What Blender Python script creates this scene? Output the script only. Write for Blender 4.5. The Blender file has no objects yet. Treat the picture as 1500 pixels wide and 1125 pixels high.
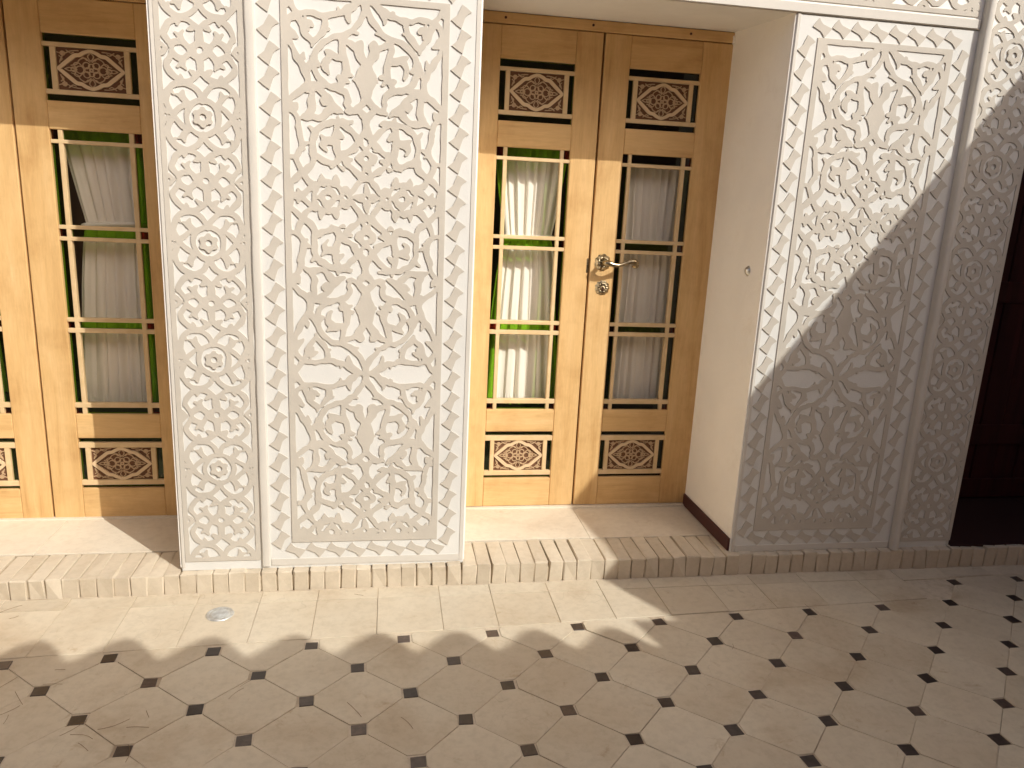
import bpy, math, random
import numpy as np
from mathutils import Vector, Matrix

random.seed(7)
rng = np.random.default_rng(7)
SC = bpy.context.scene
COL = SC.collection
R = math.radians

# ------------------------------------------------------------------ camera
cam = bpy.data.objects.new('camera', bpy.data.cameras.new('camera'))
COL.objects.link(cam)
cam.data.sensor_width = 36.0
cam.data.lens = 1101.5 / 1500 * 36.0
cam.data.clip_start = 0.05
cam.data.clip_end = 500
_yaw, _pit, _rol = 0.1687, -0.2359, 0.0483
_f = Vector((math.sin(_yaw) * math.cos(_pit), math.cos(_yaw) * math.cos(_pit), math.sin(_pit)))
_r = Vector((math.cos(_yaw), -math.sin(_yaw), 0))
_u = _r.cross(_f)
_r2 = math.cos(_rol) * _r + math.sin(_rol) * _u
_u2 = -math.sin(_rol) * _r + math.cos(_rol) * _u
_m = Matrix((_r2, _u2, -_f)).transposed().to_4x4()
_m.translation = Vector((0.5841, -2.8305, 1.5285))
cam.matrix_world = _m
SC.camera = cam

# ------------------------------------------------------------------ sky, sun, exposure
SUN = Vector((-0.887, 1.0, -0.995)).normalized()          # direction in which the light travels
_el = math.asin(-SUN.z)
_az = math.atan2(-SUN.x, -SUN.y)
world = bpy.data.worlds.new('World')
SC.world = world
world.use_nodes = True
wn = world.node_tree
for n in list(wn.nodes):
    wn.nodes.remove(n)
sky = wn.nodes.new('ShaderNodeTexSky')
sky.sky_type = 'NISHITA'
sky.sun_disc = False
sky.sun_elevation = _el
sky.sun_rotation = _az
sky.air_density = 0.6
sky.dust_density = 4.5
sky.ozone_density = 0.2
bg = wn.nodes.new('ShaderNodeBackground')
bg.inputs['Strength'].default_value = 0.13
wo = wn.nodes.new('ShaderNodeOutputWorld')
wn.links.new(sky.outputs[0], bg.inputs[0])
wn.links.new(bg.outputs[0], wo.inputs[0])

sun = bpy.data.objects.new('sun', bpy.data.lights.new('sun', 'SUN'))
COL.objects.link(sun)
sun.data.energy = 3.0
sun.data.angle = R(0.36)
sun.data.color = (1.0, 0.98, 0.925)
sun.rotation_euler = SUN.to_track_quat('-Z', 'Y').to_euler()
sun.location = (4, -6, 7)

SC.view_settings.view_transform = 'Standard'
SC.view_settings.look = 'None'
SC.view_settings.exposure = 0.43
SC.cycles.diffuse_bounces = 8
SC.cycles.max_bounces = 14
SC.cycles.transparent_max_bounces = 12
SC.view_settings.gamma = 1.0

# ------------------------------------------------------------------ materials
def mat(name, base, rough=0.7, spec=0.3, metal=0.0):
    m = bpy.data.materials.new(name)
    m.use_nodes = True
    b = m.node_tree.nodes['Principled BSDF']
    b.inputs['Base Color'].default_value = (*base, 1)
    b.inputs['Roughness'].default_value = rough
    b.inputs['Specular IOR Level'].default_value = spec
    b.inputs['Metallic'].default_value = metal
    return m


def nd(m, t, **k):
    n = m.node_tree.nodes.new(t)
    for a, v in k.items():
        setattr(n, a, v)
    return n


def lk(m, a, b):
    m.node_tree.links.new(a, b)


def coords(m, scale=(1, 1, 1), rnd=0.0, kind='Object'):
    tc = nd(m, 'ShaderNodeTexCoord')
    mp = nd(m, 'ShaderNodeMapping')
    mp.inputs['Scale'].default_value = scale
    if rnd:
        oi = nd(m, 'ShaderNodeObjectInfo')
        mu = nd(m, 'ShaderNodeVectorMath', operation='SCALE')
        cb = nd(m, 'ShaderNodeCombineXYZ')
        mm = nd(m, 'ShaderNodeMath', operation='MULTIPLY')
        mm.inputs[1].default_value = 7.31
        lk(m, oi.outputs['Random'], cb.inputs[0])
        lk(m, oi.outputs['Random'], mm.inputs[0])
        lk(m, mm.outputs[0], cb.inputs[1])
        lk(m, oi.outputs['Random'], cb.inputs[2])
        lk(m, cb.outputs[0], mu.inputs[0])
        mu.inputs['Scale'].default_value = rnd
        ad = nd(m, 'ShaderNodeVectorMath', operation='ADD')
        lk(m, tc.outputs[kind], ad.inputs[0])
        lk(m, mu.outputs[0], ad.inputs[1])
        lk(m, ad.outputs[0], mp.inputs[0])
    else:
        lk(m, tc.outputs[kind], mp.inputs[0])
    return mp.outputs[0]


def noise(m, vec, scale, detail=4, rough=0.55, dist=0.0):
    n = nd(m, 'ShaderNodeTexNoise')
    n.inputs['Scale'].default_value = scale
    n.inputs['Detail'].default_value = detail
    n.inputs['Roughness'].default_value = rough
    n.inputs['Distortion'].default_value = dist
    lk(m, vec, n.inputs['Vector'])
    return n.outputs['Fac']


def ramp(m, fac, stops):
    r = nd(m, 'ShaderNodeValToRGB')
    el = r.color_ramp.elements
    while len(el) < len(stops):
        el.new(0.5)
    for e, (p, c) in zip(el, stops):
        e.position = p
        e.color = (*c, 1) if len(c) == 3 else c
    lk(m, fac, r.inputs[0])
    return r.outputs[0]


def mixc(m, fac, a, b, mode='MIX'):
    x = nd(m, 'ShaderNodeMix', data_type='RGBA', blend_type=mode)
    for s, v in ((x.inputs[0], fac), (x.inputs[6], a), (x.inputs[7], b)):
        if isinstance(v, (int, float)):
            s.default_value = v
        elif isinstance(v, tuple):
            s.default_value = (*v, 1)
        else:
            lk(m, v, s)
    return x.outputs[2]


def bump(m, h, strength=0.3, dist=0.01):
    b = nd(m, 'ShaderNodeBump')
    b.inputs['Strength'].default_value = strength
    b.inputs['Distance'].default_value = dist
    lk(m, h, b.inputs['Height'])
    lk(m, b.outputs[0], m.node_tree.nodes['Principled BSDF'].inputs['Normal'])


def setcol(m, c):
    lk(m, c, m.node_tree.nodes['Principled BSDF'].inputs['Base Color'])


def plaster(name, base, var=0.06, fine=0.25, grime=None, trowel=1.0):
    m = mat(name, base, 0.85, 0.15)
    v = coords(m)
    n1 = noise(m, v, 3.5, 5, 0.6)
    lo = tuple(c * (1 - var) for c in base)
    hi = tuple(min(1, c * (1 + var)) for c in base)
    c = ramp(m, n1, [(0.3, lo), (0.7, hi)])
    if grime:
        g = noise(m, v, 7.0, 6, 0.7)
        g2 = ramp(m, g, [(0.56, (0, 0, 0)), (0.72, (1, 1, 1))])
        c = mixc(m, mixc(m, 0.35, (0, 0, 0), g2), c, grime)
    setcol(m, c)
    ma = nd(m, 'ShaderNodeMath', operation='MULTIPLY_ADD')
    lk(m, noise(m, v, 11, 4, 0.55, 0.6), ma.inputs[0])
    ma.inputs[1].default_value = trowel
    lk(m, noise(m, v, 130, 4, 0.7), ma.inputs[2])
    bump(m, ma.outputs[0], fine, 0.002)
    return m


M = {}
M['gypsum_ground'] = plaster('gypsum_ground', (0.665, 0.655, 0.612), 0.05, 0.3)
M['gypsum_relief'] = plaster('gypsum_relief', (0.520, 0.478, 0.408), 0.09, 0.3)
M['gypsum_edge'] = plaster('gypsum_edge', (0.60, 0.565, 0.50), 0.06, 0.25)
M['reveal'] = plaster('reveal', (0.90, 0.875, 0.81), 0.04, 0.45, (0.74, 0.69, 0.60), 4.0)
M['upper'] = plaster('upper', (0.84, 0.82, 0.76), 0.05)
M['far_wall'] = plaster('far_wall', (0.70, 0.59, 0.45), 0.12, 0.4)
M['far_brick'] = plaster('far_brick', (0.37, 0.235, 0.14), 0.14, 0.4)
M['room'] = mat('room', (0.10, 0.075, 0.06), 0.9, 0.1)


def wood(name, axis):
    m = mat(name, (0.6, 0.4, 0.2), 0.5, 0.3)
    s = {'z': (9, 9, 0.75), 'x': (0.75, 9, 9)}[axis]
    v = coords(m, s, 11.0)
    n1 = noise(m, v, 2.2, 6, 0.6, 0.6)
    c = ramp(m, n1, [(0.22, (0.54, 0.32, 0.125)), (0.46, (0.67, 0.435, 0.190)), (0.62, (0.71, 0.475, 0.220)), (0.85, (0.76, 0.54, 0.275))])
    s2 = tuple(k * 9 for k in s)
    n2 = noise(m, coords(m, s2, 5.0), 2.0, 4, 0.7, 0.3)
    c = mixc(m, 0.28, c, ramp(m, n2, [(0.3, (0.62, 0.54, 0.45)), (0.65, (1, 1, 1))]), 'MULTIPLY')
    n3 = noise(m, coords(m, (1, 1, 1), 3.0), 5.5, 5, 0.65)
    c = mixc(m, 0.45, c, ramp(m, n3, [(0.28, (0.68, 0.58, 0.46)), (0.52, (1, 1, 1)), (0.8, (1.0, 0.98, 0.93))]), 'MULTIPLY')
    # small dark knots
    vo = nd(m, 'ShaderNodeTexVoronoi')
    vo.inputs['Scale'].default_value = 3.1
    lk(m, coords(m, {'z': (1, 1, 0.55), 'x': (0.55, 1, 1)}[axis], 4.0), vo.inputs['Vector'])
    k = ramp(m, vo.outputs['Distance'], [(0.015, (0.35, 0.24, 0.16)), (0.055, (1, 1, 1))])
    c = mixc(m, 0.55, c, k, 'MULTIPLY')
    setcol(m, c)
    bump(m, n2, 0.12, 0.002)
    return m


M['wood_z'] = wood('wood_upright', 'z')
M['wood_x'] = wood('wood_level', 'x')
M['wood_bar'] = mat('wood_bar', (0.66, 0.475, 0.255), 0.5, 0.3)
_v = coords(M['wood_bar'], (6, 6, 6), 3)
setcol(M['wood_bar'], ramp(M['wood_bar'], noise(M['wood_bar'], _v, 3, 4), [(0.3, (0.60, 0.43, 0.225)), (0.7, (0.70, 0.52, 0.30))]))
M['carving'] = mat('carving', (0.66, 0.49, 0.30), 0.55, 0.3)
M['tracery'] = mat('tracery', (0.50, 0.345, 0.20), 0.55, 0.3)  # darker than the medallion wood: shade of the deeper recess put into the colour
M['red_backing'] = mat('red_backing', (0.16, 0.078, 0.042), 0.7, 0.2)
M['skirting'] = mat('skirting', (0.060, 0.016, 0.014), 0.45, 0.35)
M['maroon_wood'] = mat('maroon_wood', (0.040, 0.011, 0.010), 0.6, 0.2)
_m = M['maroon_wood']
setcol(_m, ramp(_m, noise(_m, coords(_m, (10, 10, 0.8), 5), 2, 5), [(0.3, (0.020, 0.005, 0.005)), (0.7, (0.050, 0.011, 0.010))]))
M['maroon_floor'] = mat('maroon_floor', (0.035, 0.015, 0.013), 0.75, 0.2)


def glass(name, tint, gl=0.10):
    m = bpy.data.materials.new(name)
    m.use_nodes = True
    t = m.node_tree
    t.nodes.clear()
    o = t.nodes.new('ShaderNodeOutputMaterial')
    tr = t.nodes.new('ShaderNodeBsdfTransparent')
    tr.inputs[0].default_value = (*tint, 1)
    g = t.nodes.new('ShaderNodeBsdfGlossy')
    g.inputs['Roughness'].default_value = 0.02
    lw = t.nodes.new('ShaderNodeLayerWeight')
    lw.inputs['Blend'].default_value = 0.5
    pw = t.nodes.new('ShaderNodeMath')
    pw.operation = 'POWER'
    pw.inputs[1].default_value = 4.0
    t.links.new(lw.outputs['Facing'], pw.inputs[0])
    fr = t.nodes.new('ShaderNodeMath')
    fr.operation = 'MULTIPLY_ADD'
    fr.inputs[1].default_value = 0.9
    fr.inputs[2].default_value = 0.04
    t.links.new(pw.outputs[0], fr.inputs[0])
    mx = t.nodes.new('ShaderNodeMixShader')
    t.links.new(fr.outputs[0], mx.inputs[0])
    t.links.new(tr.outputs[0], mx.inputs[1])
    t.links.new(g.outputs[0], mx.inputs[2])
    t.links.new(mx.outputs[0], o.inputs[0])
    return m


M['clear_glass'] = glass('clear_glass', (0.985, 0.98, 0.965))
M['green_glass'] = glass('green_glass', (0.44, 0.66, 0.14))
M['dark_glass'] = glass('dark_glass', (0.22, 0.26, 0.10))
M['red_glass'] = glass('red_glass', (0.50, 0.14, 0.09))

M['curtain'] = mat('curtain', (0.90, 0.87, 0.80), 0.9, 0.05)
_m = M['curtain']
bump(_m, noise(_m, coords(_m), 420, 2), 0.15, 0.001)
M['brass'] = mat('brass', (0.60, 0.50, 0.31), 0.28, 0.5, 1.0)
_m = M['brass']
setcol(_m, ramp(_m, noise(_m, coords(_m), 60, 3), [(0.35, (0.20, 0.15, 0.085)), (0.6, (0.52, 0.43, 0.28))]))
M['steel'] = mat('steel', (0.62, 0.62, 0.60), 0.32, 0.5, 1.0)


def stone(name, base, dark, scale=2.2, rnd=9.0, rough=0.6, per_piece=0.10, cracks=0.0, spec=0.3, speck=0.30, stain=0.0):
    m = mat(name, base, rough, spec)
    v = coords(m, (1, 1, 1), rnd)
    n1 = noise(m, v, scale, 7, 0.62, 0.4)
    c = ramp(m, n1, [(0.28, dark), (0.5, base), (0.75, tuple(min(1, k * 1.10) for k in base))])
    n2 = noise(m, v, 34, 6, 0.7)
    c = mixc(m, speck, c, ramp(m, n2, [(0.34, tuple(k * 0.62 for k in base)), (0.55, (1, 1, 1))]), 'MULTIPLY')
    oi = nd(m, 'ShaderNodeObjectInfo')
    c = mixc(m, per_piece, c, ramp(m, oi.outputs['Random'], [(0.0, (0.55, 0.45, 0.36)), (0.5, (0.95, 0.9, 0.85)), (1.0, (1, 1, 1))]), 'MULTIPLY')
    if cracks:
        vo = nd(m, 'ShaderNodeTexVoronoi', feature='DISTANCE_TO_EDGE')
        vo.inputs['Scale'].default_value = 3.0
        w = nd(m, 'ShaderNodeVectorMath', operation='ADD')
        nn = nd(m, 'ShaderNodeTexNoise')
        nn.inputs['Scale'].default_value = 5
        lk(m, v, nn.inputs['Vector'])
        lk(m, v, w.inputs[0])
        lk(m, nn.outputs['Color'], w.inputs[1])
        lk(m, w.outputs[0], vo.inputs['Vector'])
        k = ramp(m, vo.outputs['Distance'], [(0.0, (0, 0, 0)), (0.012, (1, 1, 1))])
        msk = ramp(m, noise(m, v, 1.7, 3), [(0.56, (0, 0, 0)), (0.66, (1, 1, 1))])
        inv = mixc(m, msk, (1, 1, 1), k)
        c = mixc(m, cracks, c, mixc(m, 1.0, c, inv, 'MULTIPLY'))
    if stain:
        ge = nd(m, 'ShaderNodeNewGeometry')
        s1 = noise(m, ge.outputs['Position'], 1.7, 6, 0.62, 0.5)
        c = mixc(m, stain, c, ramp(m, s1, [(0.30, (0.66, 0.54, 0.42)), (0.47, (0.95, 0.91, 0.86)), (0.70, (1, 1, 1))]), 'MULTIPLY')
        s2 = noise(m, ge.outputs['Position'], 9.0, 5, 0.7, 0.8)
        c = mixc(m, stain * 0.8, c, ramp(m, s2, [(0.27, (0.60, 0.47, 0.35)), (0.38, (1, 1, 1))]), 'MULTIPLY')
    setcol(m, c)
    bump(m, n2, 0.18, 0.003)
    return m


M['tile'] = stone('tile', (0.59, 0.525, 0.41), (0.525, 0.45, 0.335), 2.2, 9.0, 0.55, 0.16, 0.22, 0.25, 0.16, 0.65)
M['slab'] = stone('slab', (0.655, 0.59, 0.48), (0.60, 0.53, 0.42), 2.4, 9.0, 0.6, 0.06, 0.2, 0.25, 0.14, 0.45)
M['joint'] = stone('joint', (0.56, 0.475, 0.36), (0.26, 0.19, 0.12), 2.4, 0, 0.9, 0.0)
M['inlay'] = mat('inlay', (0.06, 0.05, 0.045), 0.33, 0.5)
_m = M['inlay']
_oi = nd(_m, 'ShaderNodeObjectInfo')
_c = ramp(_m, _oi.outputs['Random'], [(0.0, (0.030, 0.022, 0.020)), (0.6, (0.052, 0.040, 0.036)), (1.0, (0.095, 0.070, 0.058))])
_c = mixc(_m, 0.5, _c, ramp(_m, noise(_m, coords(_m, (1, 1, 1), 8), 60, 5), [(0.35, (0.5, 0.42, 0.36)), (0.7, (1.6, 1.5, 1.4))]), 'MULTIPLY')
setcol(_m, _c)
M['brick'] = stone('brick', (0.575, 0.50, 0.385), (0.53, 0.45, 0.335), 4.0, 9.0, 0.85, 0.16, 0.0, 0.15, 0.14)
M['mortar'] = stone('mortar', (0.43, 0.355, 0.255), (0.30, 0.235, 0.16), 8.0, 0, 0.95, 0.0, 0.0, 0.1)
M['earth'] = stone('earth', (0.35, 0.28, 0.20), (0.28, 0.22, 0.15), 1.0, 0, 0.95, 0.0, 0.0, 0.1)
M['roof_tile'] = stone('roof_tile', (0.42, 0.25, 0.15), (0.33, 0.19, 0.11), 6.0, 9.0, 0.85, 0.3, 0.0, 0.1)


# ------------------------------------------------------------------ mesh helpers
class MB:
    def __init__(s):
        s.v = []
        s.f = []

    def add(s, vs, fs):
        o = len(s.v)
        s.v += [tuple(p) for p in vs]
        s.f += [tuple(i + o for i in f) for f in fs]
        return s

    def box(s, x0, x1, y0, y1, z0, z1, b=0.0):
        if b <= 0:
            return s.add([(x0, y0, z0), (x1, y0, z0), (x1, y1, z0), (x0, y1, z0), (x0, y0, z1), (x1, y0, z1), (x1, y1, z1), (x0, y1, z1)],
                         [(0, 3, 2, 1), (4, 5, 6, 7), (0, 1, 5, 4), (1, 2, 6, 5), (2, 3, 7, 6), (3, 0, 4, 7)])
        # chamfered box: 24 verts
        c = ((x0 + x1) / 2, (y0 + y1) / 2, (z0 + z1) / 2)
        h = ((x1 - x0) / 2, (y1 - y0) / 2, (z1 - z0) / 2)
        b = min(b, min(h) * 0.9)
        vs, idx = [], {}
        for sx in (-1, 1):
            for sy in (-1, 1):
                for sz in (-1, 1):
                    for a in range(3):
                        p = [h[0] - b, h[1] - b, h[2] - b]
                        p[a] = h[a]
                        idx[(sx, sy, sz, a)] = len(vs)
                        vs.append((c[0] + sx * p[0], c[1] + sy * p[1], c[2] + sz * p[2]))
        fs = []
        for a in range(3):
            o1, o2 = (a + 1) % 3, (a + 2) % 3
            for sg in (-1, 1):
                q = []
                for (p, r) in ((-1, -1), (1, -1), (1, 1), (-1, 1)):
                    k = [0, 0, 0]
                    k[a], k[o1], k[o2] = sg, p, r
                    q.append(idx[(*k, a)])
                fs.append(tuple(q if sg > 0 else q[::-1]))
        for a in range(3):                                  # edge along axis a
            o1, o2 = (a + 1) % 3, (a + 2) % 3
            for p in (-1, 1):
                for r in (-1, 1):
                    k0, k1 = [0, 0, 0], [0, 0, 0]
                    k0[a], k0[o1], k0[o2] = -1, p, r
                    k1[a], k1[o1], k1[o2] = 1, p, r
                    q = [idx[(*k0, o1)], idx[(*k1, o1)], idx[(*k1, o2)], idx[(*k0, o2)]]
                    fs.append(tuple(q if p * r < 0 else q[::-1]))
        for sx in (-1, 1):
            for sy in (-1, 1):
                for sz in (-1, 1):
                    q = [idx[(sx, sy, sz, i)] for i in range(3)]
                    fs.append(tuple(q if sx * sy * sz > 0 else q[::-1]))
        return s.add(vs, fs)

    def prism(s, poly, y0, y1, axis='y', inset=0.0):
        """polygon (list of 2D points) extruded; axis y: poly in (x,z); axis z: poly in (x,y)"""
        n = len(poly)
        a = sum(poly[i][0] * poly[(i + 1) % n][1] - poly[(i + 1) % n][0] * poly[i][1] for i in range(n))
        if a < 0:
            poly = poly[::-1]
        if axis == 'y':
            P = lambda p, t: (p[0], t, p[1])
        else:
            P = lambda p, t: (p[0], p[1], t)
        vs = [P(p, y0) for p in poly] + [P(p, y1) for p in poly]
        fs = []
        if axis == 'y':                                     # y0 is the front (towards -y)
            fs.append(tuple(range(n)))
            fs.append(tuple(range(2 * n - 1, n - 1, -1)))
            fs += [(i, i + n, (i + 1) % n + n, (i + 1) % n) for i in range(n)]
        else:                                               # y1 is the top
            fs.append(tuple(range(n - 1, -1, -1)))
            fs.append(tuple(range(n, 2 * n)))
            fs += [(i, (i + 1) % n, (i + 1) % n + n, i + n) for i in range(n)]
        return s.add(vs, fs)

    def tube(s, pts, rad, n=10, cap=True):
        pts = [Vector(p) for p in pts]
        if not hasattr(rad, '__len__'):
            rad = [rad] * len(pts)
        o = len(s.v)
        up = Vector((0, 0, 1))
        for i, p in enumerate(pts):
            t = (pts[min(i + 1, len(pts) - 1)] - pts[max(i - 1, 0)]).normalized()
            a = t.cross(up)
            if a.length < 1e-3:
                a = t.cross(Vector((0, 1, 0)))
            a.normalize()
            b = t.cross(a)
            for k in range(n):
                w = 2 * math.pi * k / n
                s.v.append(tuple(p + rad[i] * (math.cos(w) * a + math.sin(w) * b)))
        for i in range(len(pts) - 1):
            for k in range(n):
                k2 = (k + 1) % n
                s.f.append((o + i * n + k, o + (i + 1) * n + k, o + (i + 1) * n + k2, o + i * n + k2))
        if cap:
            s.f.append(tuple(o + k for k in range(n)))
            s.f.append(tuple(o + (len(pts) - 1) * n + k for k in range(n - 1, -1, -1)))
        return s

    def mesh(s, name, m, smooth=False):
        me = bpy.data.meshes.new(name)
        me.from_pydata(s.v, [], s.f)
        me.materials.append(m)
        if smooth:
            me.polygons.foreach_set('use_smooth', [True] * len(me.polygons))
        me.validate()
        me.update()
        return me


def link(name, me, parent=None, loc=None):
    o = bpy.data.objects.new(name, me)
    COL.objects.link(o)
    if parent is not None:
        o.parent = parent
    if loc is not None:
        o.location = loc
    return o


def part(name, mb, m, parent=None, smooth=False, loc=None):
    return link(name, mb.mesh(name, M[m] if isinstance(m, str) else m, smooth), parent, loc)


def thing(name, label, cat, loc=(0, 0, 0), group=None):
    o = bpy.data.objects.new(name, None)
    COL.objects.link(o)
    o.location = loc
    return tag(o, label, cat, group)


def tag(o, label, cat, group=None):
    o['label'] = label
    o['category'] = cat
    if group:
        o['group'] = group
    return o


def structure(o, kind='structure'):
    o['kind'] = kind
    return o


# ------------------------------------------------------------------ relief carving: distance field -> solid
def spline(pts, n=5):
    """Catmull-Rom through (x, y, r)"""
    p = np.array(pts, float)
    if len(p) < 3:
        return p
    q = np.vstack([2 * p[0] - p[1], p, 2 * p[-1] - p[-2]])
    out = []
    for i in range(1, len(q) - 2):
        for k in range(n):
            t = k / n
            a, b, c, d = q[i - 1], q[i], q[i + 1], q[i + 2]
            out.append(0.5 * (2 * b + (c - a) * t + (2 * a - 5 * b + 4 * c - d) * t * t + (3 * b - 3 * c + d - a) * t ** 3))
    out.append(q[-2])
    return np.array(out)


def field(X, Y, strokes, holes=(), mirror_x=False):
    """signed distance-like field of a union of tapered strokes"""
    F = np.full(X.shape, 1e3)
    for st in strokes:
        s = spline(st)
        if len(s) == 1:
            s = np.vstack([s, s])
        for a, b in zip(s[:-1], s[1:]):
            rm = max(a[2], b[2]) * 3 + 1e-9
            x0, x1 = min(a[0], b[0]) - rm, max(a[0], b[0]) + rm
            y0, y1 = min(a[1], b[1]) - rm, max(a[1], b[1]) + rm
            ii = np.nonzero((Y[:, 0] >= y0) & (Y[:, 0] <= y1))[0]
            jj = np.nonzero((X[0] >= x0) & (X[0] <= x1))[0]
            if len(ii) == 0 or len(jj) == 0:
                continue
            sl = (slice(ii[0], ii[-1] + 1), slice(jj[0], jj[-1] + 1))
            dx, dy = b[0] - a[0], b[1] - a[1]
            L = dx * dx + dy * dy + 1e-12
            t = np.clip(((X[sl] - a[0]) * dx + (Y[sl] - a[1]) * dy) / L, 0, 1)
            d = np.hypot(X[sl] - a[0] - t * dx, Y[sl] - a[1] - t * dy) - (a[2] + t * (b[2] - a[2]))
            F[sl] = np.minimum(F[sl], d)
    for (x, y, r) in holes:
        F = np.maximum(F, r - np.hypot(X - x, Y - y))
    return F


def circle(x, y, R_, r, n=28, a0=0, a1=360):
    return [(x + R_ * math.cos(R(a0 + (a1 - a0) * k / n)), y + R_ * math.sin(R(a0 + (a1 - a0) * k / n)), r) for k in range(n + 1)]


def bilinear(F, fx, fy):
    h, w = F.shape
    fx = np.clip(fx, 0, w - 1.001)
    fy = np.clip(fy, 0, h - 1.001)
    i, j = fy.astype(int), fx.astype(int)
    a, b = fy - i, fx - j
    return F[i, j] * (1 - a) * (1 - b) + F[i + 1, j] * a * (1 - b) + F[i, j + 1] * (1 - a) * b + F[i + 1, j + 1] * a * b


def wobble(X, Y, amp, wl, seed):
    g = np.random.default_rng(seed)
    o = np.zeros_like(X)
    for k in range(7):
        a = g.uniform(0, 2 * math.pi)
        w = 2 * math.pi / (wl * g.uniform(0.6, 1.7))
        o += np.sin(w * (X * math.cos(a) + Y * math.sin(a)) + g.uniform(0, 6.28))
    return o * amp / 2.6


def relief(name, F, x0, z0, h, thick, m, front=0.0, slope=0.0):
    """F<0 is solid; plane x/z, front face at y=front-thick, back at y=front"""
    nz, nx = F.shape
    ins = F < 0
    full = ins[:-1, :-1] & ins[1:, :-1] & ins[:-1, 1:] & ins[1:, 1:]
    anyin = ins[:-1, :-1] | ins[1:, :-1] | ins[:-1, 1:] | ins[1:, 1:]
    mixed = anyin & ~full
    V, Fc, key = [], [], {}
    yf = front - thick

    def vid(k, x, z, y):
        i = key.get(k)
        if i is None:
            i = len(V)
            key[k] = i
            V.append((x, y, z))
        return i

    def corner(i, j):
        return vid(('c', i, j), x0 + j * h, z0 + i * h, yf)

    def edge(i, j, i2, j2):
        a, b = F[i, j], F[i2, j2]
        t = min(max(a / (a - b), 0.02), 0.98)
        x, z = x0 + (j + t * (j2 - j)) * h, z0 + (i + t * (i2 - i)) * h
        return vid(('e', i, j, i2, j2), x, z, yf)

    def back(e):
        x, y, z = V[e]
        return vid(('b', e), x, z, front)

    for i in range(nz - 1):
        row = full[i]
        if row.any():
            d = np.diff(np.concatenate([[0], row.astype(np.int8), [0]]))
            for s, e in zip(np.nonzero(d == 1)[0], np.nonzero(d == -1)[0]):
                Fc.append((corner(i, s), corner(i, e), corner(i + 1, e), corner(i + 1, s)))
    for i, j in zip(*np.nonzero(mixed)):
        cs = [(i, j), (i, j + 1), (i + 1, j + 1), (i + 1, j)]
        poly, cross = [], []
        for k in range(4):
            a, b = cs[k], cs[(k + 1) % 4]
            ia, ib = ins[a], ins[b]
            if ia:
                poly.append(corner(*a))
            if ia != ib:
                aa, bb = (a, b) if a <= b else (b, a)
                e = edge(*aa, *bb)
                poly.append(e)
                cross.append((e, ia))
        if len(poly) >= 3:
            Fc.append(tuple(poly))
        # walls join each exit crossing to the next entry crossing
        n = len(cross)
        for k in range(n):
            e, out = cross[k]
            if out:
                e2 = cross[(k + 1) % n][0]
                Fc.append((e2, e, back(e), back(e2)))
    # cells on the rim of the grid get a wall too
    def rim(pairs):
        for a, b in pairs:
            if ins[a] and ins[b]:
                p, q = corner(*a), corner(*b)
                Fc.append((q, p, back(p), back(q)))
    rim([((0, j), (0, j + 1)) for j in range(nx - 1)])
    rim([((nz - 1, j + 1), (nz - 1, j)) for j in range(nx - 1)])
    rim([((i + 1, 0), (i, 0)) for i in range(nz - 1)])
    rim([((i, nx - 1), (i + 1, nx - 1)) for i in range(nz - 1)])
    mb = MB()
    mb.v, mb.f = V, Fc
    return mb.mesh(name, m)


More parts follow.
